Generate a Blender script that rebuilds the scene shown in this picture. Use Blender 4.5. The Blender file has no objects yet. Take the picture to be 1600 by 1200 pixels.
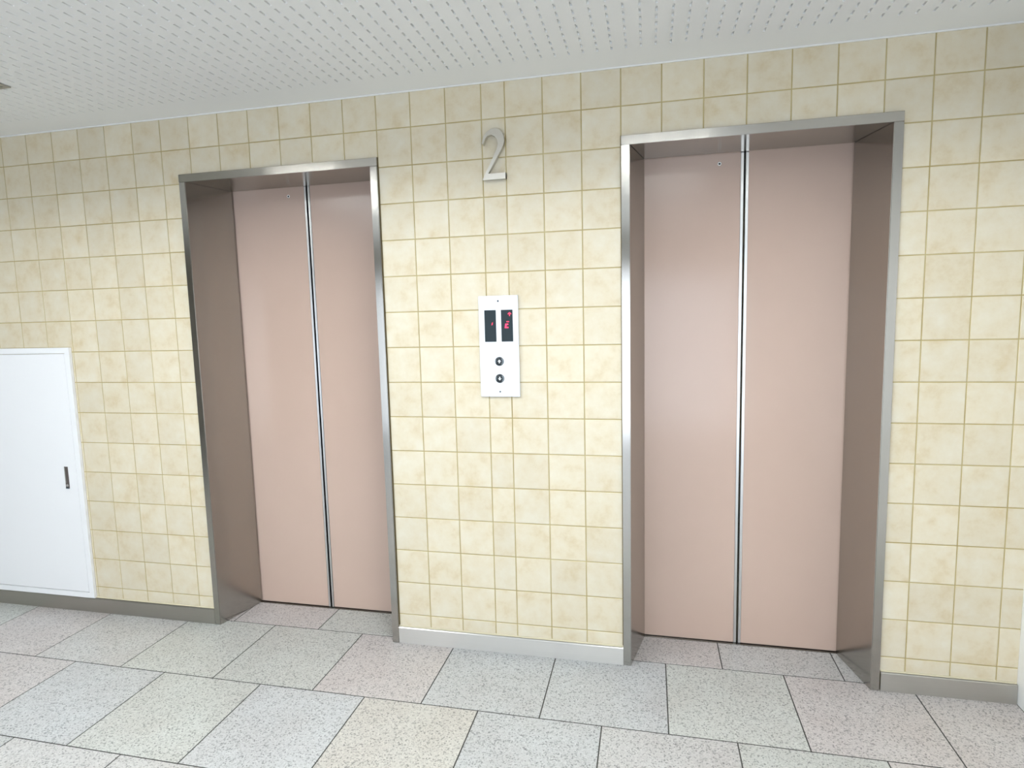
import bpy, bmesh, math, random
from mathutils import Matrix, Vector

random.seed(7)
scene = bpy.context.scene
COL = scene.collection

# ------------------------------------------------------------------ camera
cam_data = bpy.data.cameras.new('camera')
cam_data.sensor_fit = 'HORIZONTAL'
cam_data.sensor_width = 36.0
cam_data.lens = 952.17 / 1600.0 * 36.0
cam_data.clip_start = 0.02
cam = bpy.data.objects.new('camera', cam_data)
COL.objects.link(cam)
RIGHT = Vector((0.9754, 0.2191, -0.0247))
UP = Vector((-0.0003, 0.1132, 0.9936))
BACK = Vector((0.2205, -0.9691, 0.1105))
rot = Matrix((RIGHT, UP, BACK)).transposed().to_quaternion().to_matrix().to_4x4()
cam.matrix_world = Matrix.Translation((0.6053, -2.4388, 1.4548)) @ rot
scene.camera = cam

# ------------------------------------------------------------------ daylight, exposure
world = bpy.data.worlds.new('overcast_sky')
scene.world = world
world.use_nodes = True
bg = world.node_tree.nodes['Background']
bg.inputs['Color'].default_value = (0.80, 0.89, 1.01, 1)
bg.inputs['Strength'].default_value = 4.0
TUBE_STRENGTH = 76.0
TUBE_COLOUR = (0.96, 1.0, 1.0, 1)

vs = scene.view_settings
vs.view_transform = 'Standard'
vs.look = 'None'
vs.gamma = 1.0
vs.use_curve_mapping = False
vs.exposure = 0.38
scene.display_settings.display_device = 'sRGB'
scene.cycles.use_denoising = True
scene.cycles.use_adaptive_sampling = True
scene.cycles.adaptive_threshold = 0.02
scene.cycles.max_bounces = 7
scene.cycles.diffuse_bounces = 4
scene.cycles.glossy_bounces = 3
scene.cycles.sample_clamp_indirect = 2.0
scene.cycles.caustics_reflective = False
scene.cycles.caustics_refractive = False
scene.cycles.blur_glossy = 1.0

# measured layout (metres). Wall face is Y = 0, camera stands at negative Y.
CEIL = 2.374
TILE = 0.15
ROW0 = 2.3834
NARROW = 0.048
DOOR_CX = 0.979
OUT_HALF = 0.480
IN_HALF = 0.4485
BACK_HALF = 0.3955
FRAME_TOP = 2.1225
SOFFIT = 2.0885
FACE_Y = -0.012
DOOR_Y = 0.247
BASE_H = 0.075
X_LEFT = -6.0
X_RIGHT = 1.915
Y_FRONT = -4.6

# portal in the glazed front of the lobby: only guides sampling of the sky
WIN_X0, WIN_X1, WIN_Z1 = -2.60, 1.70, 1.92
pd = bpy.data.lights.new('window_portal', 'AREA')
pd.shape = 'RECTANGLE'
pd.size = WIN_X1 - WIN_X0
pd.size_y = WIN_Z1
pd.cycles.is_portal = True
po = bpy.data.objects.new('window_portal', pd)
po.location = ((WIN_X0 + WIN_X1) / 2, Y_FRONT - 0.16, WIN_Z1 / 2)
po.rotation_euler = (math.radians(90), 0, 0)
COL.objects.link(po)

# ------------------------------------------------------------------ helpers
def new_mat(name):
    m = bpy.data.materials.new(name)
    m.use_nodes = True
    nt = m.node_tree
    return m, nt, nt.nodes['Principled BSDF']

def node(nt, kind, **kw):
    n = nt.nodes.new(kind)
    for k, v in kw.items():
        setattr(n, k, v)
    return n

def ramp(nt, stops, interp='LINEAR'):
    n = nt.nodes.new('ShaderNodeValToRGB')
    e = n.color_ramp.elements
    n.color_ramp.interpolation = interp
    while len(e) < len(stops):
        e.new(0.5)
    for i, (p, c) in enumerate(stops):
        e[i].position = p
        e[i].color = (c[0], c[1], c[2], 1)
    return n

def simple(name, col, rough=0.5, metal=0.0, spec=0.5):
    m, nt, b = new_mat(name)
    b.inputs['Base Color'].default_value = (*col, 1)
    b.inputs['Roughness'].default_value = rough
    b.inputs['Metallic'].default_value = metal
    b.inputs['Specular IOR Level'].default_value = spec
    n = node(nt, 'ShaderNodeTexNoise')
    n.inputs['Scale'].default_value = 60
    bp = node(nt, 'ShaderNodeBump')
    bp.inputs['Strength'].default_value = 0.03
    bp.inputs['Distance'].default_value = 0.001
    nt.links.new(n.outputs['Fac'], bp.inputs['Height'])
    nt.links.new(bp.outputs['Normal'], b.inputs['Normal'])
    return m

def emit(name, col, strength):
    m, nt, b = new_mat(name)
    b.inputs['Base Color'].default_value = (*col[:3], 1)
    b.inputs['Emission Color'].default_value = (*col[:3], 1)
    b.inputs['Emission Strength'].default_value = strength
    return m

def steel(name, blur, col=(0.60, 0.585, 0.555), rough=0.30, aniso=0.75, streak=(1, 1, 40)):
    """brushed stainless; blur = direction (world) across the brush lines"""
    m, nt, b = new_mat(name)
    b.inputs['Metallic'].default_value = 1.0
    b.inputs['Anisotropic'].default_value = aniso
    cx = node(nt, 'ShaderNodeCombineXYZ')
    for i in range(3):
        cx.inputs[i].default_value = blur[i]
    nt.links.new(cx.outputs[0], b.inputs['Tangent'])
    geo = node(nt, 'ShaderNodeNewGeometry')
    mp = node(nt, 'ShaderNodeMapping')
    mp.inputs['Scale'].default_value = streak
    nt.links.new(geo.outputs['Position'], mp.inputs['Vector'])
    n = node(nt, 'ShaderNodeTexNoise')
    n.inputs['Scale'].default_value = 4
    n.inputs['Detail'].default_value = 3
    nt.links.new(mp.outputs[0], n.inputs['Vector'])
    r = ramp(nt, [(0.3, [c * 0.985 for c in col]), (0.7, [c * 1.01 for c in col])])
    nt.links.new(n.outputs['Fac'], r.inputs['Fac'])
    nt.links.new(r.outputs['Color'], b.inputs['Base Color'])
    n2 = node(nt, 'ShaderNodeTexNoise')
    n2.inputs['Scale'].default_value = 9
    n2.inputs['Detail'].default_value = 4
    nt.links.new(geo.outputs['Position'], n2.inputs['Vector'])
    mr = node(nt, 'ShaderNodeMapRange')
    mr.inputs['From Min'].default_value = 0.3
    mr.inputs['From Max'].default_value = 0.7
    mr.inputs['To Min'].default_value = rough - 0.02
    mr.inputs['To Max'].default_value = rough + 0.02
    nt.links.new(n2.outputs['Fac'], mr.inputs['Value'])
    nt.links.new(mr.outputs[0], b.inputs['Roughness'])
    return m

def link(name, mesh, mat=None, parent=None):
    o = bpy.data.objects.new(name, mesh)
    COL.objects.link(o)
    if mat is not None and mesh is not None and not mesh.materials:
        mesh.materials.append(mat)
    if parent is not None:
        o.parent = parent
    return o

def finish(bm, name):
    bmesh.ops.recalc_face_normals(bm, faces=bm.faces)
    me = bpy.data.meshes.new(name)
    bm.to_mesh(me)
    bm.free()
    return me

def add_box(bm, x0, x1, y0, y1, z0, z1):
    v = [bm.verts.new(p) for p in ((x0, y0, z0), (x1, y0, z0), (x1, y1, z0), (x0, y1, z0),
                                   (x0, y0, z1), (x1, y0, z1), (x1, y1, z1), (x0, y1, z1))]
    fs = [bm.faces.new([v[i] for i in f]) for f in ((3, 2, 1, 0), (4, 5, 6, 7), (0, 1, 5, 4),
                                                     (1, 2, 6, 5), (2, 3, 7, 6), (3, 0, 4, 7))]
    return v, fs

def box(name, b, mat, parent=None, bevel=0.0, seg=2):
    bm = bmesh.new()
    add_box(bm, *b)
    if bevel:
        bmesh.ops.bevel(bm, geom=list(bm.edges), offset=bevel, segments=seg, affect='EDGES')
    return link(name, finish(bm, name), mat, parent)

def prism(name, pts, plane, a, b, mat, parent=None, bevel=0.0):
    """extrude polygon; plane 'xz' extrudes along y, 'xy' along z, 'yz' along x"""
    bm = bmesh.new()
    def P(p, t):
        return {'xz': (p[0], t, p[1]), 'xy': (p[0], p[1], t), 'yz': (t, p[0], p[1])}[plane]
    v0 = [bm.verts.new(P(p, a)) for p in pts]
    v1 = [bm.verts.new(P(p, b)) for p in pts]
    bm.faces.new(v0)
    bm.faces.new(v1[::-1])
    n = len(pts)
    for i in range(n):
        bm.faces.new((v0[i], v1[i], v1[(i + 1) % n], v0[(i + 1) % n]))
    if bevel:
        bmesh.ops.bevel(bm, geom=list(bm.edges), offset=bevel, segments=2, affect='EDGES')
    return link(name, finish(bm, name), mat, parent)

def lathe(name, prof, centre, axis, mat, parent=None, seg=28, smooth=True):
    """profile (r, h) revolved; axis 'y-' points h towards -Y, 'z-' towards -Z, 'x' along X, 'y' along Y"""
    bm = bmesh.new()
    rings = []
    for r, h in prof:
        ring = []
        for i in range(seg):
            t = 2 * math.pi * i / seg
            a, c = r * math.cos(t), r * math.sin(t)
            p = {'y-': (a, -h, c), 'z-': (a, c, -h), 'y': (a, h, c), 'x': (h, a, c)}[axis]
            ring.append(bm.verts.new(Vector(p) + Vector(centre)))
        rings.append(ring)
    for r0, r1 in zip(rings, rings[1:]):
        for i in range(seg):
            bm.faces.new((r0[i], r0[(i + 1) % seg], r1[(i + 1) % seg], r1[i]))
    if prof[0][0] > 1e-6:
        bm.faces.new(rings[0][::-1])
    bm.faces.new(rings[-1])
    me = finish(bm, name)
    if smooth:
        for p in me.polygons:
            p.use_smooth = len(p.vertices) == 4
    return link(name, me, mat, parent)

def tag(o, label, cat, kind=None, group=None):
    o['label'] = label
    o['category'] = cat
    if kind:
        o['kind'] = kind
    if group:
        o['group'] = group
    return o

def empty(name, loc=(0, 0, 0)):
    o = bpy.data.objects.new(name, None)
    o.empty_display_size = 0.1
    o.location = loc
    COL.objects.link(o)
    return o

# ------------------------------------------------------------------ materials
def tile_material():
    m, nt, b = new_mat('glazed_wall_tile')
    geo = node(nt, 'ShaderNodeNewGeometry')
    oi = node(nt, 'ShaderNodeObjectInfo')
    # shift the clouding per tile so that it breaks at the joints
    sc = node(nt, 'ShaderNodeVectorMath', operation='SCALE')
    cmb = node(nt, 'ShaderNodeCombineXYZ')
    for i in range(3):
        nt.links.new(oi.outputs['Random'], cmb.inputs[i])
    nt.links.new(cmb.outputs[0], sc.inputs[0])
    sc.inputs['Scale'].default_value = 37.0
    ad = node(nt, 'ShaderNodeVectorMath', operation='ADD')
    nt.links.new(geo.outputs['Position'], ad.inputs[0])
    nt.links.new(sc.outputs[0], ad.inputs[1])
    n1 = node(nt, 'ShaderNodeTexNoise')
    n1.inputs['Scale'].default_value = 13
    n1.inputs['Detail'].default_value = 6
    n1.inputs['Roughness'].default_value = 0.62
    nt.links.new(ad.outputs[0], n1.inputs['Vector'])
    r1 = ramp(nt, [(0.24, (0.565, 0.462, 0.285)), (0.46, (0.640, 0.568, 0.420)), (0.72, (0.672, 0.624, 0.505))])
    nt.links.new(n1.outputs['Fac'], r1.inputs['Fac'])
    # per tile tone
    hv = node(nt, 'ShaderNodeHueSaturation')
    mr = node(nt, 'ShaderNodeMapRange')
    mr.inputs['To Min'].default_value = 0.95
    mr.inputs['To Max'].default_value = 1.03
    nt.links.new(oi.outputs['Random'], mr.inputs['Value'])
    nt.links.new(mr.outputs[0], hv.inputs['Value'])
    nt.links.new(r1.outputs['Color'], hv.inputs['Color'])
    nt.links.new(hv.outputs['Color'], b.inputs['Base Color'])
    b.inputs['Roughness'].default_value = 0.42
    b.inputs['Specular IOR Level'].default_value = 0.4
    n2 = node(nt, 'ShaderNodeTexNoise')
    n2.inputs['Scale'].default_value = 45
    n2.inputs['Detail'].default_value = 4
    nt.links.new(ad.outputs[0], n2.inputs['Vector'])
    bp = node(nt, 'ShaderNodeBump')
    bp.inputs['Strength'].default_value = 0.25
    bp.inputs['Distance'].default_value = 0.002
    nt.links.new(n2.outputs['Fac'], bp.inputs['Height'])
    nt.links.new(bp.outputs['Normal'], b.inputs['Normal'])
    return m

def granite_material():
    m, nt, b = new_mat('polished_granite')
    geo = node(nt, 'ShaderNodeNewGeometry')
    oi = node(nt, 'ShaderNodeObjectInfo')
    # speckle: dark, pale and coloured grains
    v1 = node(nt, 'ShaderNodeTexVoronoi')
    v1.inputs['Scale'].default_value = 210
    nt.links.new(geo.outputs['Position'], v1.inputs['Vector'])
    sep = node(nt, 'ShaderNodeSeparateColor')
    nt.links.new(v1.outputs['Color'], sep.inputs['Color'])
    r1 = ramp(nt, [(0.0, (0.42, 0.42, 0.43)), (0.13, (0.68, 0.68, 0.68)), (0.32, (0.97, 0.97, 0.97)),
                   (0.80, (1.02, 1.02, 1.02)), (1.0, (1.14, 1.14, 1.13))])
    nt.links.new(sep.outputs[0], r1.inputs['Fac'])
    v2 = node(nt, 'ShaderNodeTexNoise')
    v2.inputs['Scale'].default_value = 330
    v2.inputs['Detail'].default_value = 2
    nt.links.new(geo.outputs['Position'], v2.inputs['Vector'])
    r2 = ramp(nt, [(0.30, (0.74, 0.74, 0.74)), (0.48, (1, 1, 1)), (0.75, (1.10, 1.10, 1.10))])
    nt.links.new(v2.outputs['Fac'], r2.inputs['Fac'])
    n3 = node(nt, 'ShaderNodeTexNoise')
    n3.inputs['Scale'].default_value = 5
    n3.inputs['Detail'].default_value = 3
    nt.links.new(geo.outputs['Position'], n3.inputs['Vector'])
    r3 = ramp(nt, [(0.3, (0.95, 0.93, 0.92)), (0.7, (1.03, 1.04, 1.04))])
    nt.links.new(n3.outputs['Fac'], r3.inputs['Fac'])
    last = oi.outputs['Color']
    for src in (r1, r2, r3):
        mx = node(nt, 'ShaderNodeMix', data_type='RGBA', blend_type='MULTIPLY')
        mx.inputs[0].default_value = 1.0
        nt.links.new(last, mx.inputs[6])
        nt.links.new(src.outputs['Color'], mx.inputs[7])
        last = mx.outputs[2]
    nt.links.new(last, b.inputs['Base Color'])
    b.inputs['Roughness'].default_value = 0.34
    b.inputs['Specular IOR Level'].default_value = 0.5
    bp = node(nt, 'ShaderNodeBump')
    bp.inputs['Strength'].default_value = 0.06
    bp.inputs['Distance'].default_value = 0.001
    nt.links.new(v2.outputs['Fac'], bp.inputs['Height'])
    nt.links.new(bp.outputs['Normal'], b.inputs['Normal'])
    return m

def grout_material(name, c0, c1):
    m, nt, b = new_mat(name)
    geo = node(nt, 'ShaderNodeNewGeometry')
    n = node(nt, 'ShaderNodeTexNoise')
    n.inputs['Scale'].default_value = 6
    n.inputs['Detail'].default_value = 5
    nt.links.new(geo.outputs['Position'], n.inputs['Vector'])
    r = ramp(nt, [(0.3, c0), (0.7, c1)])
    nt.links.new(n.outputs['Fac'], r.inputs['Fac'])
    nt.links.new(r.outputs['Color'], b.inputs['Base Color'])
    b.inputs['Roughness'].default_value = 0.9
    return m

def door_paint():
    m, nt, b = new_mat('pink_door_enamel')
    geo = node(nt, 'ShaderNodeNewGeometry')
    n = node(nt, 'ShaderNodeTexNoise')
    n.inputs['Scale'].default_value = 2.2
    n.inputs['Detail'].default_value = 4
    nt.links.new(geo.outputs['Position'], n.inputs['Vector'])
    r = ramp(nt, [(0.3, (0.510, 0.378, 0.312)), (0.7, (0.532, 0.396, 0.328))])
    nt.links.new(n.outputs['Fac'], r.inputs['Fac'])
    nt.links.new(r.outputs['Color'], b.inputs['Base Color'])
    b.inputs['Roughness'].default_value = 0.165
    b.inputs['Specular IOR Level'].default_value = 0.45
    n2 = node(nt, 'ShaderNodeTexNoise')
    n2.inputs['Scale'].default_value = 260
    nt.links.new(geo.outputs['Position'], n2.inputs['Vector'])
    bp = node(nt, 'ShaderNodeBump')
    bp.inputs['Strength'].default_value = 0.05
    bp.inputs['Distance'].default_value = 0.0006
    nt.links.new(n2.outputs['Fac'], bp.inputs['Height'])
    nt.links.new(bp.outputs['Normal'], b.inputs['Normal'])
    return m

M_TILE = tile_material()
M_GROUT = grout_material('wall_grout', (0.36, 0.28, 0.11), (0.50, 0.42, 0.22))
M_GRANITE = granite_material()
M_JOINT = grout_material('floor_joint', (0.03, 0.03, 0.028), (0.06, 0.058, 0.052))
M_DOOR = door_paint()
M_HEAD = steel('steel_header', (0, 1, 1), col=(0.47, 0.45, 0.41), rough=0.22, aniso=0.92, streak=(1, 40, 40))
M_JAMB = steel('steel_jamb', (1, 1, 0), col=(0.435, 0.42, 0.39), rough=0.19, aniso=0.7, streak=(40, 40, 1))
M_BASE = steel('steel_baseboard', (0, 0, 1), col=(0.58, 0.56, 0.52), rough=0.36, aniso=0.85, streak=(1, 40, 40))
M_STRIP = steel('steel_edge_strip', (1, 0, 0), col=(0.80, 0.80, 0.79), rough=0.34, streak=(40, 40, 1))
M_NUM = steel('steel_numeral', (1, 0, 0), col=(0.68, 0.655, 0.60), rough=0.33, streak=(40, 40, 1))
M_DARK = simple('near_black', (0.012, 0.011, 0.010), 0.8)  # near-black: shade behind door gaps and in key hole put into colour
M_RUBBER = grout_material('grimy_gasket', (0.010, 0.009, 0.008), (0.05, 0.034, 0.014))
M_CEIL = simple('white_rockwool_board', (0.92, 0.925, 0.91), 0.9, spec=0.2)
M_BEIGE_WALL = simple('beige_painted_wall', (0.46, 0.43, 0.37), 0.6)
M_WHITE_WALL = simple('white_painted_wall', (0.82, 0.82, 0.80), 0.6)
M_WHITE_MET = simple('white_enamelled_steel', (0.83, 0.835, 0.845), 0.32)
M_PLATE = simple('pale_grey_faceplate', (0.74, 0.77, 0.83), 0.36)
M_BLACK = simple('black_display_glass', (0.010, 0.018, 0.022), 0.35, spec=0.2)
M_BUTTON = simple('black_button', (0.015, 0.020, 0.024), 0.25)
M_GLINT = simple('grey_glint', (0.20, 0.23, 0.24), 0.3, metal=0.6)
M_ARROW = simple('pale_arrow', (0.80, 0.83, 0.82), 0.4)
M_SCREW = simple('dark_screw', (0.05, 0.07, 0.09), 0.4, metal=0.7)
M_RED = emit('red_led', (1.0, 0.03, 0.10), 1.1)
M_RED_DIM = emit('red_led_dim', (0.8, 0.03, 0.09), 0.5)
M_ALU = simple('matt_aluminium', (0.42, 0.41, 0.38), 0.4, metal=0.8)
M_GRILLE = simple('grey_green_hatch', (0.46, 0.48, 0.42), 0.6)
M_CAULK = simple('cream_sealant', (0.50, 0.45, 0.32), 0.7)
M_SEAL = simple('brown_sealant', (0.16, 0.12, 0.05), 0.8)
M_TUBE = emit('fluorescent_tube', TUBE_COLOUR, TUBE_STRENGTH)
M_LOUVER = simple('white_louver', (0.80, 0.80, 0.80), 0.5)
M_REFLECTOR = simple('white_reflector', (0.85, 0.85, 0.84), 0.35)

# ------------------------------------------------------------------ floor
bm = bmesh.new()
add_box(bm, X_LEFT - 0.1, X_RIGHT + 0.12, Y_FRONT - 0.2, 0.34, -0.10, -0.0009)
floor = link('floor', finish(bm, 'floor'), M_JOINT)
tag(floor, 'floor of large polished speckled granite tiles with thin dark joints', 'floor', 'structure')

S = 0.457
GAP = 0.0046
TINT = {'g': (0.492, 0.503, 0.480), 'p': (0.513, 0.483, 0.474), 'b': (0.488, 0.498, 0.504),
        'e': (0.513, 0.498, 0.463), 'n': (0.501, 0.496, 0.489), 'd': (0.444, 0.453, 0.449)}
row_tints = {0: {0: 'p', 1: 'p', 2: 'g', 5: 'p', 6: 'n', 7: 'n'},
             1: {-2: 'g', -1: 'p', 0: 'n', 1: 'g', 2: 'g', 3: 'p', 4: 'b', 5: 'b', 6: 'g', 7: 'p', 8: 'p'},
             2: {-1: 'p', 0: 'b', 1: 'g', 2: 'b', 3: 'e', 4: 'b', 5: 'n', 6: 'g', 7: 'p'},
             3: {-1: 'g', 0: 'd', 1: 'n', 2: 'n', 3: 'b', 4: 'n', 5: 'g', 6: 'n', 7: 'p'}}
rows_y = [0.238, 0.033, -0.407, -0.856]
while rows_y[-1] > Y_FRONT:
    rows_y.append(rows_y[-1] - 0.449)

def slab_mesh(name, w, d):
    bm = bmesh.new()
    e = 0.0006
    x, y = w / 2, d / 2
    lo = [bm.verts.new(p) for p in ((-x, -y, -0.02), (x, -y, -0.02), (x, y, -0.02), (-x, y, -0.02))]
    mid = [bm.verts.new(p) for p in ((-x, -y, -e), (x, -y, -e), (x, y, -e), (-x, y, -e))]
    hi = [bm.verts.new(p) for p in ((-x + e, -y + e, 0), (x - e, -y + e, 0), (x - e, y - e, 0), (-x + e, y - e, 0))]
    bm.faces.new(hi)
    for a, b in ((lo, mid), (mid, hi)):
        for i in range(4):
            bm.faces.new((a[i], a[(i + 1) % 4], b[(i + 1) % 4], b[i]))
    me = finish(bm, name)
    me.materials.append(M_GRANITE)
    return me

slab_cache = {}
for r in range(len(rows_y) - 1):
    y1, y0 = rows_y[r], rows_y[r + 1]
    off = -2.072 if r % 2 else -1.8460
    for k in range(-12, 12):
        x0, x1 = off + k * S, off + (k + 1) * S
        x0, x1 = max(x0, X_LEFT), min(x1, X_RIGHT)
        if x1 - x0 < 0.02:
            continue
        if r == 0:   # only inside the two lift recesses
            keep = False
            for s in (-1, 1):
                a, b = s * DOOR_CX - OUT_HALF, s * DOOR_CX + OUT_HALF
                if x1 > a and x0 < b:
                    x0, x1, keep = max(x0, a), min(x1, b), True
            if not keep or x1 - x0 < 0.01:
                continue
        w, d = round(x1 - x0 - GAP, 4), round(y1 - max(y0, Y_FRONT) - GAP, 4)
        if d < 0.02:
            continue
        if (w, d) not in slab_cache:
            slab_cache[(w, d)] = slab_mesh('floor_slab', w, d)
        o = link('floor_tile', slab_cache[(w, d)], None, floor)
        o.location = ((x0 + x1) / 2, (y1 + max(y0, Y_FRONT)) / 2, random.uniform(-0.0003, 0.0))
        t = row_tints.get(r, {}).get(k, random.choice('gpbenn'))
        j = random.uniform(0.97, 1.03)
        o.color = (*[c * j for c in TINT[t]], 1)

# ------------------------------------------------------------------ back wall with tiles
door_rects = [(s * DOOR_CX - OUT_HALF, s * DOOR_CX + OUT_HALF) for s in (-1, 1)]
PANEL_X0, PANEL_X1, PANEL_Z0, PANEL_Z1 = -3.06, -2.160, BASE_H + 0.001, 1.356
bm = bmesh.new()
GY = 0.0022
for x0, x1, z0, z1 in ((X_LEFT, door_rects[0][0], 0, FRAME_TOP), (door_rects[0][1], door_rects[1][0], 0, FRAME_TOP),
                       (door_rects[1][1], X_RIGHT, 0, FRAME_TOP), (X_LEFT, X_RIGHT, FRAME_TOP, CEIL)):
    add_box(bm, x0, x1, GY, 0.34, z0, z1)
wall_back = link('wall_back', finish(bm, 'wall_back'), M_GROUT)
tag(wall_back, 'cream ceramic tiled lift lobby wall with brownish joints', 'wall', 'structure')
stop_sheet = box('light_stop', (X_LEFT, X_RIGHT, 0.34, 0.36, 0, CEIL), M_DARK, wall_back)  # added dark sheet, unseen, stops light leaking in from behind

xs = sorted([-NARROW - TILE * k for k in range(0, 42)] + [NARROW + TILE * k for k in range(0, 13)])
xs = [x for x in xs if x > X_LEFT + 0.01] + [X_RIGHT + 0.002]
zs = [BASE_H - 0.002] + [ROW0 - TILE * k for k in range(15, 0, -1)] + [CEIL + 0.002]
TG = 0.0021   # half joint

def cut_cell(x0, x1, z0, z1):
    """cell minus the door frames and access panel -> rectilinear outline or None"""
    cuts = [(a, b, -1.0, FRAME_TOP) for a, b in door_rects] + [(PANEL_X0, PANEL_X1, -1.0, PANEL_Z1)]
    for a, b, c, d in cuts:
        ia, ib, ic, id_ = max(x0, a), min(x1, b), max(z0, c), min(z1, d)
        if ib - ia <= 1e-4 or id_ - ic <= 1e-4:
            continue
        full_w = ia <= x0 + 0.004 and ib >= x1 - 0.004
        full_h = id_ >= z1 - 0.004
        if full_w and full_h:
            return None
        if full_w:
            return cut_cell(x0, x1, id_, z1)
        if full_h:
            return cut_cell(ib, x1, z0, z1) if ia <= x0 + 1e-5 else cut_cell(x0, ia, z0, z1)
        if ia <= x0 + 1e-5:     # bottom-left corner missing
            return [(ib, z0), (x1, z0), (x1, z1), (x0, z1), (x0, id_), (ib, id_)]
        return [(x0, z0), (ia, z0), (ia, id_), (x1, id_), (x1, z1), (x0, z1)]
    if x1 - x0 < 0.006 or z1 - z0 < 0.006:
        return None
    return [(x0, z0), (x1, z0), (x1, z1), (x0, z1)]

def inset(poly, d):
    n = len(poly)
    out = []
    for i in range(n):
        p, c, q = poly[i - 1], poly[i], poly[(i + 1) % n]
        e0 = Vector((c[0] - p[0], c[1] - p[1])).normalized()
        e1 = Vector((q[0] - c[0], q[1] - c[1])).normalized()
        n0, n1 = Vector((-e0.y, e0.x)), Vector((-e1.y, e1.x))
        out.append((c[0] + d * (n0.x + n1.x), c[1] + d * (n0.y + n1.y)))
    return out

def tile_into(bm, poly, cx=0.0, cz=0.0):
    p1 = inset(poly, TG)
    p2 = inset(poly, TG + 0.0014)
    rings = []
    for pl, y in ((p1, 0.006), (p1, 0.0009), (p2, 0.0)):
        rings.append([bm.verts.new((x - cx, y, z - cz)) for x, z in pl])
    bm.faces.new(rings[2])
    n = len(poly)
    for a, b in zip(rings, rings[1:]):
        for i in range(n):
            bm.faces.new((a[i], a[(i + 1) % n], b[(i + 1) % n], b[i]))

def in_view(poly):
    cx = sum(p[0] for p in poly) / len(poly)
    cz = sum(p[1] for p in poly) / len(poly)
    v = Vector((cx, 0, cz)) - cam.matrix_world.translation
    d = -v.dot(BACK)
    u, w = 800 + 952.17 * v.dot(RIGHT) / d, 600 - 952.17 * v.dot(UP) / d
    return -25 < u < 1625 and -25 < w < 1225

cells = []
for i in range(len(xs) - 1):
    for j in range(len(zs) - 1):
        p = cut_cell(xs[i], xs[i + 1], zs[j], zs[j + 1])
        if p:
            area = (max(q[0] for q in p) - min(q[0] for q in p)) * (max(q[1] for q in p) - min(q[1] for q in p))
            cells.append((in_view(p), area, p))
seen = sorted([c for c in cells if c[0]], key=lambda c: -c[1])
single, rest = seen[:300], [c for c in cells if not c[0]] + seen[300:]
shape_cache = {}
for _, _, p in single:
    bx0, bx1 = min(q[0] for q in p), max(q[0] for q in p)
    bz0, bz1 = min(q[1] for q in p), max(q[1] for q in p)
    cx, cz = (bx0 + bx1) / 2, (bz0 + bz1) / 2
    key = tuple((round(x - cx, 4), round(z - cz, 4)) for x, z in p)
    if key not in shape_cache:
        bm = bmesh.new()
        tile_into(bm, p, cx, cz)
        me = finish(bm, 'wall_tile')
        me.materials.append(M_TILE)
        shape_cache[key] = me
    o = link('wall_tile', shape_cache[key], None, wall_back)
    o.location = (cx, random.uniform(-0.0002, 0.0003), cz)
    o.rotation_euler = (random.uniform(-1, 1) * 0.002, 0, random.uniform(-1, 1) * 0.002)
bm = bmesh.new()
for _, _, p in rest:
    tile_into(bm, p)
o = link('wall_tile_remainder', finish(bm, 'wall_tile_remainder'), M_TILE, wall_back)
o['kind'] = 'stuff'

# ------------------------------------------------------------------ other walls
tag(box('wall_right', (X_RIGHT, X_RIGHT + 0.12, Y_FRONT - 0.1, 0.34, 0, CEIL), M_WHITE_WALL),
    'plain white painted side wall at the right end of the lobby', 'wall', 'structure')
tag(box('wall_left', (X_LEFT - 0.1, X_LEFT, Y_FRONT - 0.1, 0.34, 0, CEIL), M_BEIGE_WALL),
    'plain beige painted wall at the far left end of the lobby', 'wall', 'structure')
bm = bmesh.new()
for x0, x1, z0, z1 in ((X_LEFT, WIN_X0, 0, CEIL), (WIN_X1, X_RIGHT, 0, CEIL), (WIN_X0, WIN_X1, WIN_Z1, CEIL)):
    add_box(bm, x0, x1, Y_FRONT - 0.1, Y_FRONT, z0, z1)
tag(link('wall_front', finish(bm, 'wall_front'), M_BEIGE_WALL),
    'beige wall with a wide glazed opening facing the lifts', 'wall', 'structure')

# glazed front: aluminium frame with four panes
win = empty('window_1', ((WIN_X0 + WIN_X1) / 2, Y_FRONT - 0.05, 0))
tag(win, 'wide floor to ceiling glazing letting daylight into the lobby', 'window', 'structure')
m, nt, b = new_mat('clear_pane')
tr = node(nt, 'ShaderNodeBsdfTransparent')
gl = node(nt, 'ShaderNodeBsdfGlossy')
gl.inputs['Roughness'].default_value = 0.02
mx = node(nt, 'ShaderNodeMixShader')
mx.inputs[0].default_value = 0.06
nt.links.new(tr.outputs[0], mx.inputs[1])
nt.links.new(gl.outputs[0], mx.inputs[2])
nt.links.new(mx.outputs[0], nt.nodes['Material Output'].inputs['Surface'])
M_PANE = m
hw = (WIN_X1 - WIN_X0) / 2
for k in range(5):
    xm = -hw + k * (2 * hw / 4)
    xa = min(max(xm - 0.025, -hw), hw - 0.05)
    box('mullion', (xa, xa + 0.05, -0.03, 0.03, 0.0, WIN_Z1), M_ALU, win)
    if k < 4:
        box('pane', (xa + 0.05, xa + 2 * hw / 4, -0.004, 0.004, 0.05, WIN_Z1 - 0.05), M_PANE, win)
box('bottom_rail', (-hw, hw, -0.028, 0.028, 0.0, 0.05), M_ALU, win)
box('top_rail', (-hw, hw, -0.028, 0.028, WIN_Z1 - 0.05, WIN_Z1), M_ALU, win)

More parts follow.
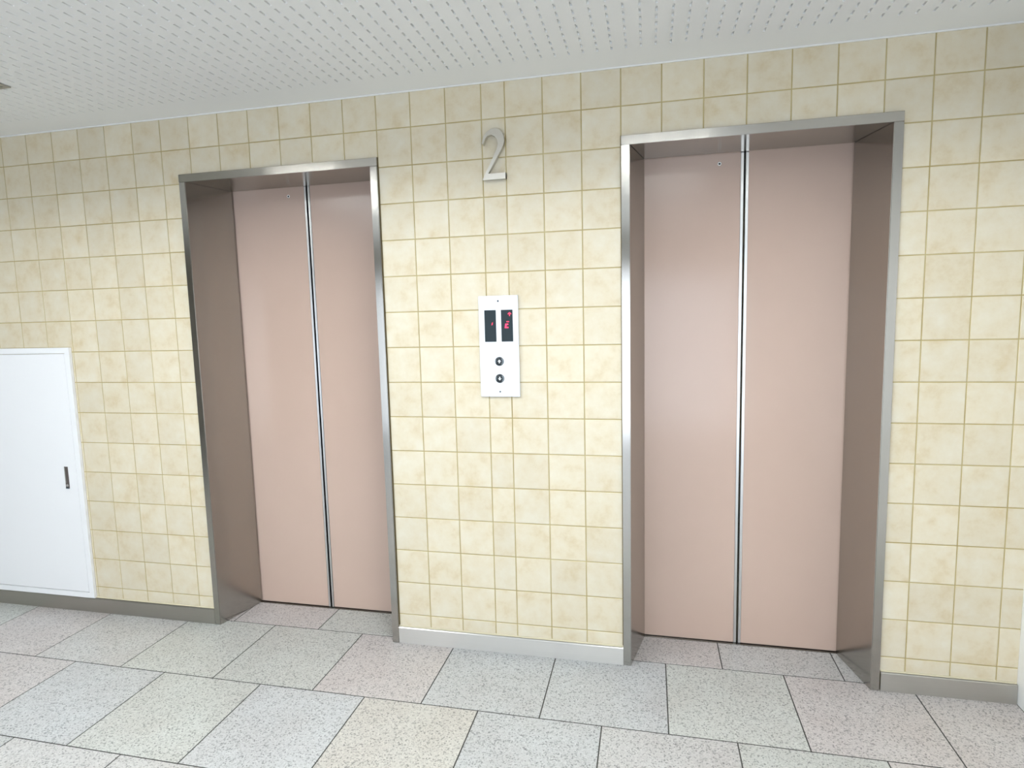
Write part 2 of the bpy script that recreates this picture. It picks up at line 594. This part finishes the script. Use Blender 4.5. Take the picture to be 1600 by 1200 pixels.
# ------------------------------------------------------------------ ceiling with slotted boards
bm = bmesh.new()
PX, PY = 0.05, 0.0485
SLOT_PITCH = PY
y_start = -0.150
nx0, nx1 = int(math.floor(-3.9 / PX)), int(math.floor((X_RIGHT - 0.1) / PX))
NY = 46
FIX = [(0.40, 1.00), (-1.85, -1.25)]        # fixture openings in X
FJ0, FJ1 = 17, 43                          # and in slot rows
verts = {}
def V(x, y, z):
    k = (round(x, 5), round(y, 5), round(z, 5))
    if k not in verts:
        verts[k] = bm.verts.new(k)
    return verts[k]
SL, SW, SD = 0.0310, 0.0070, 0.0085
for i in range(nx0, nx1):
    for j in range(NY):
        cx, cy = (i + 0.5) * PX, y_start - (j + 0.5) * PY
        if FJ0 <= j < FJ1 and any(a < cx < b for a, b in FIX):
            continue
        X = [cx - PX / 2, cx - SW / 2, cx + SW / 2, cx + PX / 2]
        Y = [cy - PY / 2, cy - SL / 2, cy + SL / 2, cy + PY / 2]
        for a in range(3):
            for b in range(3):
                if a == 1 and b == 1:
                    continue
                bm.faces.new([V(X[a], Y[b], CEIL), V(X[a], Y[b + 1], CEIL), V(X[a + 1], Y[b + 1], CEIL), V(X[a + 1], Y[b], CEIL)])
        t = CEIL + SD
        s = 0.0006
        top = [V(X[1] + s, Y[1] + s, t), V(X[1] + s, Y[2] - s, t), V(X[2] - s, Y[2] - s, t), V(X[2] - s, Y[1] + s, t)]
        low = [V(X[1], Y[1], CEIL), V(X[1], Y[2], CEIL), V(X[2], Y[2], CEIL), V(X[2], Y[1], CEIL)]
        bm.faces.new(top)
        for q in range(4):
            bm.faces.new((low[q], low[(q + 1) % 4], top[(q + 1) % 4], top[q]))
gx0, gx1, gy0, gy1 = nx0 * PX, nx1 * PX, y_start - NY * PY, y_start
def flat(x0, x1, y0, y1):
    bm.faces.new([bm.verts.new(p) for p in ((x0, y0, CEIL), (x0, y1, CEIL), (x1, y1, CEIL), (x1, y0, CEIL))])
flat(X_LEFT - 0.1, X_RIGHT + 0.12, gy1, 0.36)
flat(X_LEFT - 0.1, X_RIGHT + 0.12, Y_FRONT - 0.2, gy0)
flat(X_LEFT - 0.1, gx0, gy0, gy1)
flat(gx1, X_RIGHT + 0.12, gy0, gy1)
# closed upper side so that no sky leaks through
ext = [(X_LEFT - 0.1, Y_FRONT - 0.2), (X_RIGHT + 0.12, Y_FRONT - 0.2), (X_RIGHT + 0.12, 0.36), (X_LEFT - 0.1, 0.36)]
bm.faces.new([bm.verts.new((x, y, CEIL + 0.20)) for x, y in ext])
for q in range(4):
    a, c = ext[q], ext[(q + 1) % 4]
    bm.faces.new([bm.verts.new(p) for p in ((*a, CEIL), (*c, CEIL), (*c, CEIL + 0.20), (*a, CEIL + 0.20))])
me = bpy.data.meshes.new('ceiling')
bm.to_mesh(me)
bm.free()
ceiling = link('ceiling', me, M_CEIL)
tag(ceiling, 'white ceiling boards with rows of short slots and plain border', 'ceiling', 'structure')

# pale bead where ceiling meets tiles
tag(box('trim_1', (X_LEFT, X_RIGHT, -0.006, 0.0, CEIL - 0.005, CEIL - 0.0004), M_WHITE_WALL),
    'thin white bead between the ceiling and the top tile row', 'trim', 'structure')

# ------------------------------------------------------------------ lifts
def lift(name, cx, label):
    root = empty(name, (cx, 0, 0))
    tag(root, label, 'elevator door', 'structure')
    # jambs: flat face, splayed reveal
    for s in (-1, 1):
        pts = [(s * OUT_HALF, FACE_Y), (s * IN_HALF, FACE_Y), (s * BACK_HALF, 0.237), (s * (BACK_HALF + 0.02), 0.237),
               (s * (OUT_HALF - 0.002), 0.20), (s * OUT_HALF, 0.05)]
        prism('jamb', pts, 'xy', 0.0, SOFFIT - 0.0006, M_JAMB, root, bevel=0.0018)
    box('header', (-OUT_HALF, OUT_HALF, FACE_Y, 0.237, SOFFIT, FRAME_TOP), M_HEAD, root, bevel=0.0012)
    # brown sealant line around the frame
    for s in (-1, 1):
        a, b_ = sorted((s * (OUT_HALF + 0.0002), s * (OUT_HALF + 0.0032)))
        box('sealant', (a, b_, -0.0012, 0.004, BASE_H + 0.006, FRAME_TOP + 0.003), M_SEAL, root)
    box('sealant', (-OUT_HALF, OUT_HALF, -0.0012, 0.004, FRAME_TOP + 0.0002, FRAME_TOP + 0.003), M_SEAL, root)
    # leaves
    for s in (-1, 1):
        x_in, x_out = s * 0.0150, s * (BACK_HALF + 0.03)
        a, b_ = min(x_in, x_out), max(x_in, x_out)
        leaf = box('door_panel', (a, b_, DOOR_Y, DOOR_Y + 0.03, 0.0045, SOFFIT + 0.02), M_DOOR, root, bevel=0.0015)
        e0, e1 = s * 0.0042, s * 0.0148
        box('edge_strip', (min(e0, e1), max(e0, e1), DOOR_Y - 0.0012, DOOR_Y + 0.03, 0.0045, SOFFIT + 0.02), M_STRIP, leaf, bevel=0.001)
        if s < 0:
            kx, kz = -0.0975, 2.049
            ring = lathe('key_hole', [(0.0075, 0.0), (0.0075, 0.0016), (0.0068, 0.0022), (0.0042, 0.0022), (0.0036, 0.0012)],
                         (kx, DOOR_Y, kz), 'y-', M_STRIP, leaf)
            lathe_o = lathe('key_slot', [(0.0036, 0.001), (0.0034, 0.0024)], (kx, DOOR_Y, kz), 'y-', M_DARK, leaf)
    box('gasket', (-0.0046, 0.0046, DOOR_Y + 0.012, DOOR_Y + 0.03, 0.008, SOFFIT + 0.02), M_RUBBER, root)
    box('dark_backing', (-OUT_HALF, OUT_HALF, DOOR_Y + 0.034, 0.339, 0.0, FRAME_TOP), M_DARK, root)  # added dark box so no light leaks past the leaves
    box('sill', (-BACK_HALF - 0.02, BACK_HALF + 0.02, 0.2375, 0.30, -0.012, 0.0012), M_HEAD, root)
    return root

lift('door_1', -DOOR_CX, 'closed pink lift doors in steel frame beside the white access panel')
lift('door_2', DOOR_CX, 'closed pink lift doors in steel frame nearer the right end wall')

# ------------------------------------------------------------------ baseboards
def baseboard(name, x0, x1, label):
    o = prism(name, [(FACE_Y + 0.001, 0.0), (0.002, 0.0), (0.002, BASE_H), (FACE_Y + 0.004, BASE_H), (FACE_Y + 0.001, BASE_H - 0.004)],
              'yz', x0, x1, M_BASE)
    tag(o, label, 'baseboard', 'structure')
    prism('sealant', [(-0.0045, 0.0), (0.002, 0.0), (0.002, 0.005), (-0.001, 0.005)], 'yz', x0, x1, M_CAULK, o).location.z = BASE_H
baseboard('baseboard_left', X_LEFT, door_rects[0][0] - 0.0005, 'steel baseboard below the white access panel')
baseboard('baseboard_center', door_rects[0][1] + 0.0005, door_rects[1][0] - 0.0005, 'bright steel baseboard between the two lifts')
baseboard('baseboard_right', door_rects[1][1] + 0.004, X_RIGHT - 0.002, 'short steel baseboard at the right end wall')

# ------------------------------------------------------------------ wall access panel
ap = empty('access_panel', (PANEL_X1, 0, PANEL_Z0))
tag(ap, 'white metal wall access panel with flush steel pull left of the lifts', 'access panel')
W = PANEL_X1 - PANEL_X0
Hh = PANEL_Z1 - PANEL_Z0
bm = bmesh.new()
fw = 0.028
y0, y1 = -0.013, 0.0015
for a in ((-W, 0, y0, y1, 0, fw), (-W, 0, y0, y1, Hh - fw, Hh), (-W, -W + fw, y0, y1, fw, Hh - fw), (-fw, 0, y0, y1, fw, Hh - fw)):
    add_box(bm, *a)
bmesh.ops.remove_doubles(bm, verts=bm.verts, dist=1e-5)
link('frame', finish(bm, 'frame'), M_WHITE_MET, ap)
g = 0.0022
leaf = box('panel_door', (-W + fw + g, -fw - g, -0.0125, 0.0, fw + g, Hh - fw - g), M_WHITE_MET, ap, bevel=0.0012)
hx0, hx1, hz0, hz1 = -2.2635 - PANEL_X1, -2.2415 - PANEL_X1, 0.648 - PANEL_Z0, 0.760 - PANEL_Z0
pull = box('flush_pull', (hx0, hx1, -0.0150, -0.0120, hz0, hz1), M_ALU, leaf, bevel=0.001)
M_PULL = simple('brown_steel_pull', (0.19, 0.165, 0.155), 0.35, metal=0.6)
pull.data.materials[0] = M_PULL
# lock cylinder and grip lip of the pull, joined into the pull's own mesh siblings
box('grip_lip', (hx0 + 0.003, hx0 + 0.0075, -0.0165, -0.0145, hz0 + 0.030, hz1 - 0.004), M_ALU, leaf)
lathe('lock_cylinder', [(0.0062, 0.0), (0.0062, 0.0018), (0.0050, 0.0022)], ((hx0 + hx1) / 2, -0.0145, hz0 + 0.016), 'y-', M_STRIP, leaf)
box('lock_bar', (hx0 + 0.002, hx1 - 0.002, -0.0172, -0.0145, hz0 + 0.0005, hz0 + 0.006), M_SCREW, leaf)

# ------------------------------------------------------------------ call panel
PX0, PX1, PZ0, PZ1 = -0.080, 0.0855, 1.1255, 1.5395
cp = empty('elevator_call_panel', (0.0027, 0, PZ0))
tag(cp, 'pale grey call panel with two dark displays and arrow buttons between the lifts', 'call panel')
pw, ph = PX1 - PX0, PZ1 - PZ0
hw2 = pw / 2
bm = bmesh.new()
add_box(bm, -hw2 + 0.003, hw2 - 0.003, -0.006, 0.0, 0.003, ph - 0.003)
link('back_box', finish(bm, 'back_box'), M_SCREW, cp)
PY = -0.012
box('faceplate', (-hw2, hw2, PY, -0.005, 0, ph), M_PLATE, cp, bevel=0.0014)
def fx(t): return -hw2 + t * pw
def fz(t): return ph - t * ph
disp = []
for t0, t1 in ((0.146, 0.440), (0.570, 0.864)):
    d = box('display', (fx(t0), fx(t1), PY - 0.0012, PY + 0.002, fz(0.452), fz(0.140)), M_BLACK, cp, bevel=0.0008)
    disp.append((d, fx(t0), fx(t1)))
DY0, DY1 = PY - 0.0020, PY - 0.0011
dz0, dz1 = fz(0.140), fz(0.452)
def seg(parent, name, pts, mat):
    return prism(name, pts, 'xz', DY0, DY1, mat, parent)
# left display: faint stroke of a 1
d, a, b_ = disp[0]
cx, cz = a + 0.66 * (b_ - a), dz0 + 0.43 * (dz1 - dz0)
seg(d, 'digit_stroke', [(cx - 0.0030, cz - 0.0065), (cx + 0.0022, cz - 0.004), (cx + 0.0034, cz + 0.0065), (cx - 0.0010, cz + 0.003)], M_RED_DIM)
# right display: up arrow, upper bar and lower strokes of a 2
d, a, b_ = disp[1]
cx, cz = a + 0.74 * (b_ - a), dz0 + 0.135 * (dz1 - dz0)
seg(d, 'up_arrow', [(cx - 0.0018, cz - 0.0085), (cx + 0.0018, cz - 0.0085), (cx + 0.0018, cz - 0.0005), (cx + 0.0078, cz - 0.0015),
                    (cx + 0.0060, cz + 0.0035), (cx, cz + 0.0078), (cx - 0.0060, cz + 0.0035), (cx - 0.0078, cz - 0.0015),
                    (cx - 0.0018, cz - 0.0005)], M_RED_DIM)
cx, cz = a + 0.57 * (b_ - a), dz0 + 0.372 * (dz1 - dz0)
seg(d, 'digit_bar', [(cx - 0.0055, cz - 0.002), (cx + 0.0055, cz - 0.002), (cx + 0.0055, cz + 0.002), (cx - 0.0055, cz + 0.002)], M_RED_DIM)
cx, cz = a + 0.47 * (b_ - a), dz0 + 0.505 * (dz1 - dz0)
seg(d, 'digit_hook', [(cx - 0.0080, cz - 0.0090), (cx + 0.0070, cz - 0.0090), (cx + 0.0070, cz - 0.0040), (cx - 0.0015, cz - 0.0040),
                      (cx - 0.0005, cz + 0.0045), (cx + 0.0068, cz + 0.0045), (cx + 0.0070, cz + 0.0088), (cx - 0.0055, cz + 0.0088)], M_RED)
for t, up in ((0.647, 1), (0.818, -1)):
    c = (0.0, PY, fz(t))
    bt = lathe('button', [(0.0185, -0.002), (0.0185, 0.0012), (0.0172, 0.0022), (0.0, 0.0022)][:3] + [(0.0001, 0.0022)], c, 'y-', M_BUTTON, cp)
    # glints on the bezel ring, painted in as paler grey arcs
    for a0, a1 in ((-55, 50), (150, 205)):
        n = 9
        outer = [(0.0163 * math.cos(math.radians(a0 + (a1 - a0) * i / n)), c[2] + 0.0163 * math.sin(math.radians(a0 + (a1 - a0) * i / n))) for i in range(n + 1)]
        inner = [(0.0143 * math.cos(math.radians(a0 + (a1 - a0) * i / n)), c[2] + 0.0143 * math.sin(math.radians(a0 + (a1 - a0) * i / n))) for i in range(n + 1)]
        prism('glint_arc', outer + inner[::-1], 'xz', PY - 0.0032, PY - 0.0020, M_GLINT, bt)
    z = c[2]
    arrow = [(-0.0022, -0.0072), (0.0022, -0.0072), (0.0022, 0.0004), (0.0078, -0.0012), (0.0, 0.0078), (-0.0078, -0.0012), (-0.0022, 0.0004)]
    prism('arrow', [(x, z + up * q) for x, q in arrow], 'xz', PY - 0.0032, PY - 0.0020, M_ARROW, bt)
for t in (0.053, 0.950):
    lathe('screw', [(0.0036, -0.001), (0.0036, 0.0006), (0.0026, 0.0010)], (0.0, PY, fz(t)), 'y-', M_SCREW, cp, seg=16)

# ------------------------------------------------------------------ floor numeral
two = [(-0.0428, 2.1375), (-0.0403, 2.1507), (-0.0335, 2.1654), (-0.0219, 2.179), (-0.0059, 2.1885), (0.0123, 2.191),
       (0.0285, 2.1848), (0.0403, 2.1721), (0.0468, 2.1566), (0.0479, 2.1396), (0.0441, 2.1241), (0.0359, 2.109),
       (0.0237, 2.0901), (-0.0195, 2.0190), (0.0504, 2.0190), (0.0504, 1.9956), (-0.0432, 1.9956), (-0.0412, 2.0035),
       (-0.0028, 2.0731), (0.0165, 2.1106), (0.0223, 2.132), (0.0181, 2.1489), (0.0081, 2.1607), (-0.0053, 2.1669),
       (-0.0184, 2.1639), (-0.0284, 2.1538), (-0.0349, 2.138), (-0.039, 2.1308)]
z_ref = 1.9956
numeral = prism('floor_numeral', [(x, z - z_ref) for x, z in two], 'xz', -0.022, -0.004, M_NUM)
numeral.location = (0, 0, z_ref)
tag(numeral, 'brushed steel numeral 2 mounted above the call panel', 'number sign')
for px, pz in ((0.020, 2.170), (-0.020, 2.008)):
    lathe('stud', [(0.003, 0.0), (0.003, 0.006)], (px, 0.0005, pz - z_ref), 'y-', M_SCREW, numeral, seg=12)

# ------------------------------------------------------------------ ceiling hatch at the left edge
hx1, hy1, hs = -1.776, -0.473, 0.45
hatch = empty('ceiling_hatch', (hx1, hy1, CEIL))
tag(hatch, 'grey framed square ceiling hatch cut off by the left picture edge', 'ceiling hatch')
bm = bmesh.new()
f = 0.016
for a in ((-hs, 0, -f, 0), (-hs, 0, -hs, -hs + f), (-hs, -hs + f, -hs + f, -f), (-f, 0, -hs + f, -f)):
    add_box(bm, a[0], a[1], a[2], a[3], -0.005, 0.0)
link('frame', finish(bm, 'frame'), M_ALU, hatch)
box('hatch_board', (-hs + f + 0.002, -f - 0.002, -hs + f + 0.002, -f - 0.002, -0.003, 0.0), M_GRILLE, hatch, bevel=0.0008)

# ------------------------------------------------------------------ fluorescent ceiling fixtures (above the frame)
def fixture(x0, x1, y0, y1, label):
    r = empty('ceiling_light', ((x0 + x1) / 2, (y0 + y1) / 2, CEIL))
    tag(r, label, 'ceiling light', group='four tube fluorescent fixtures')
    L, Wd, D, t = y1 - y0 - 0.002, x1 - x0 - 0.002, 0.095, 0.005
    bm = bmesh.new()
    add_box(bm, -Wd / 2, Wd / 2, -L / 2, L / 2, D, D + 0.01)
    add_box(bm, -Wd / 2, -Wd / 2 + t, -L / 2, L / 2, 0.0, D)
    add_box(bm, Wd / 2 - t, Wd / 2, -L / 2, L / 2, 0.0, D)
    add_box(bm, -Wd / 2 + t, Wd / 2 - t, -L / 2, -L / 2 + t, 0.0, D)
    add_box(bm, -Wd / 2 + t, Wd / 2 - t, L / 2 - t, L / 2, 0.0, D)
    link('housing', finish(bm, 'housing'), M_REFLECTOR, r)
    bm = bmesh.new()
    e = 0.010
    for a in ((-Wd / 2 - e, Wd / 2 + e, L / 2 - t, L / 2 + e), (-Wd / 2 - e, Wd / 2 + e, -L / 2 - e, -L / 2 + t),
              (-Wd / 2 - e, -Wd / 2 + t, -L / 2 + t, L / 2 - t), (Wd / 2 - t, Wd / 2 + e, -L / 2 + t, L / 2 - t)):
        add_box(bm, *a, -0.003, -0.0003)
    link('flange', finish(bm, 'flange'), M_REFLECTOR, r)
    for k in range(11):
        y = -0.55 + 0.11 * k
        box('louver_blade', (-Wd / 2 + t, Wd / 2 - t, y - 0.0015, y + 0.0015, 0.0, 0.0225), M_LOUVER, r)
    for k in range(4):
        x = -0.195 + 0.13 * k
        tb = lathe('tube', [(0.010, -0.595), (0.0160, -0.592), (0.0160, 0.592), (0.010, 0.595)], (x, 0, 0.044), 'y', M_TUBE, r, seg=12)
        for q in (-1, 1):
            lathe('end_cap', [(0.017, -0.010), (0.017, 0.010)], (x, q * 0.606, 0.044), 'y', M_REFLECTOR, tb, seg=12)
    return r
for (a, b_), lab in zip(FIX, ('recessed four tube ceiling light nearest the right end wall', 'recessed four tube ceiling light before the left lift')):
    fixture(a, b_, y_start - FJ1 * SLOT_PITCH, y_start - FJ0 * SLOT_PITCH, lab)
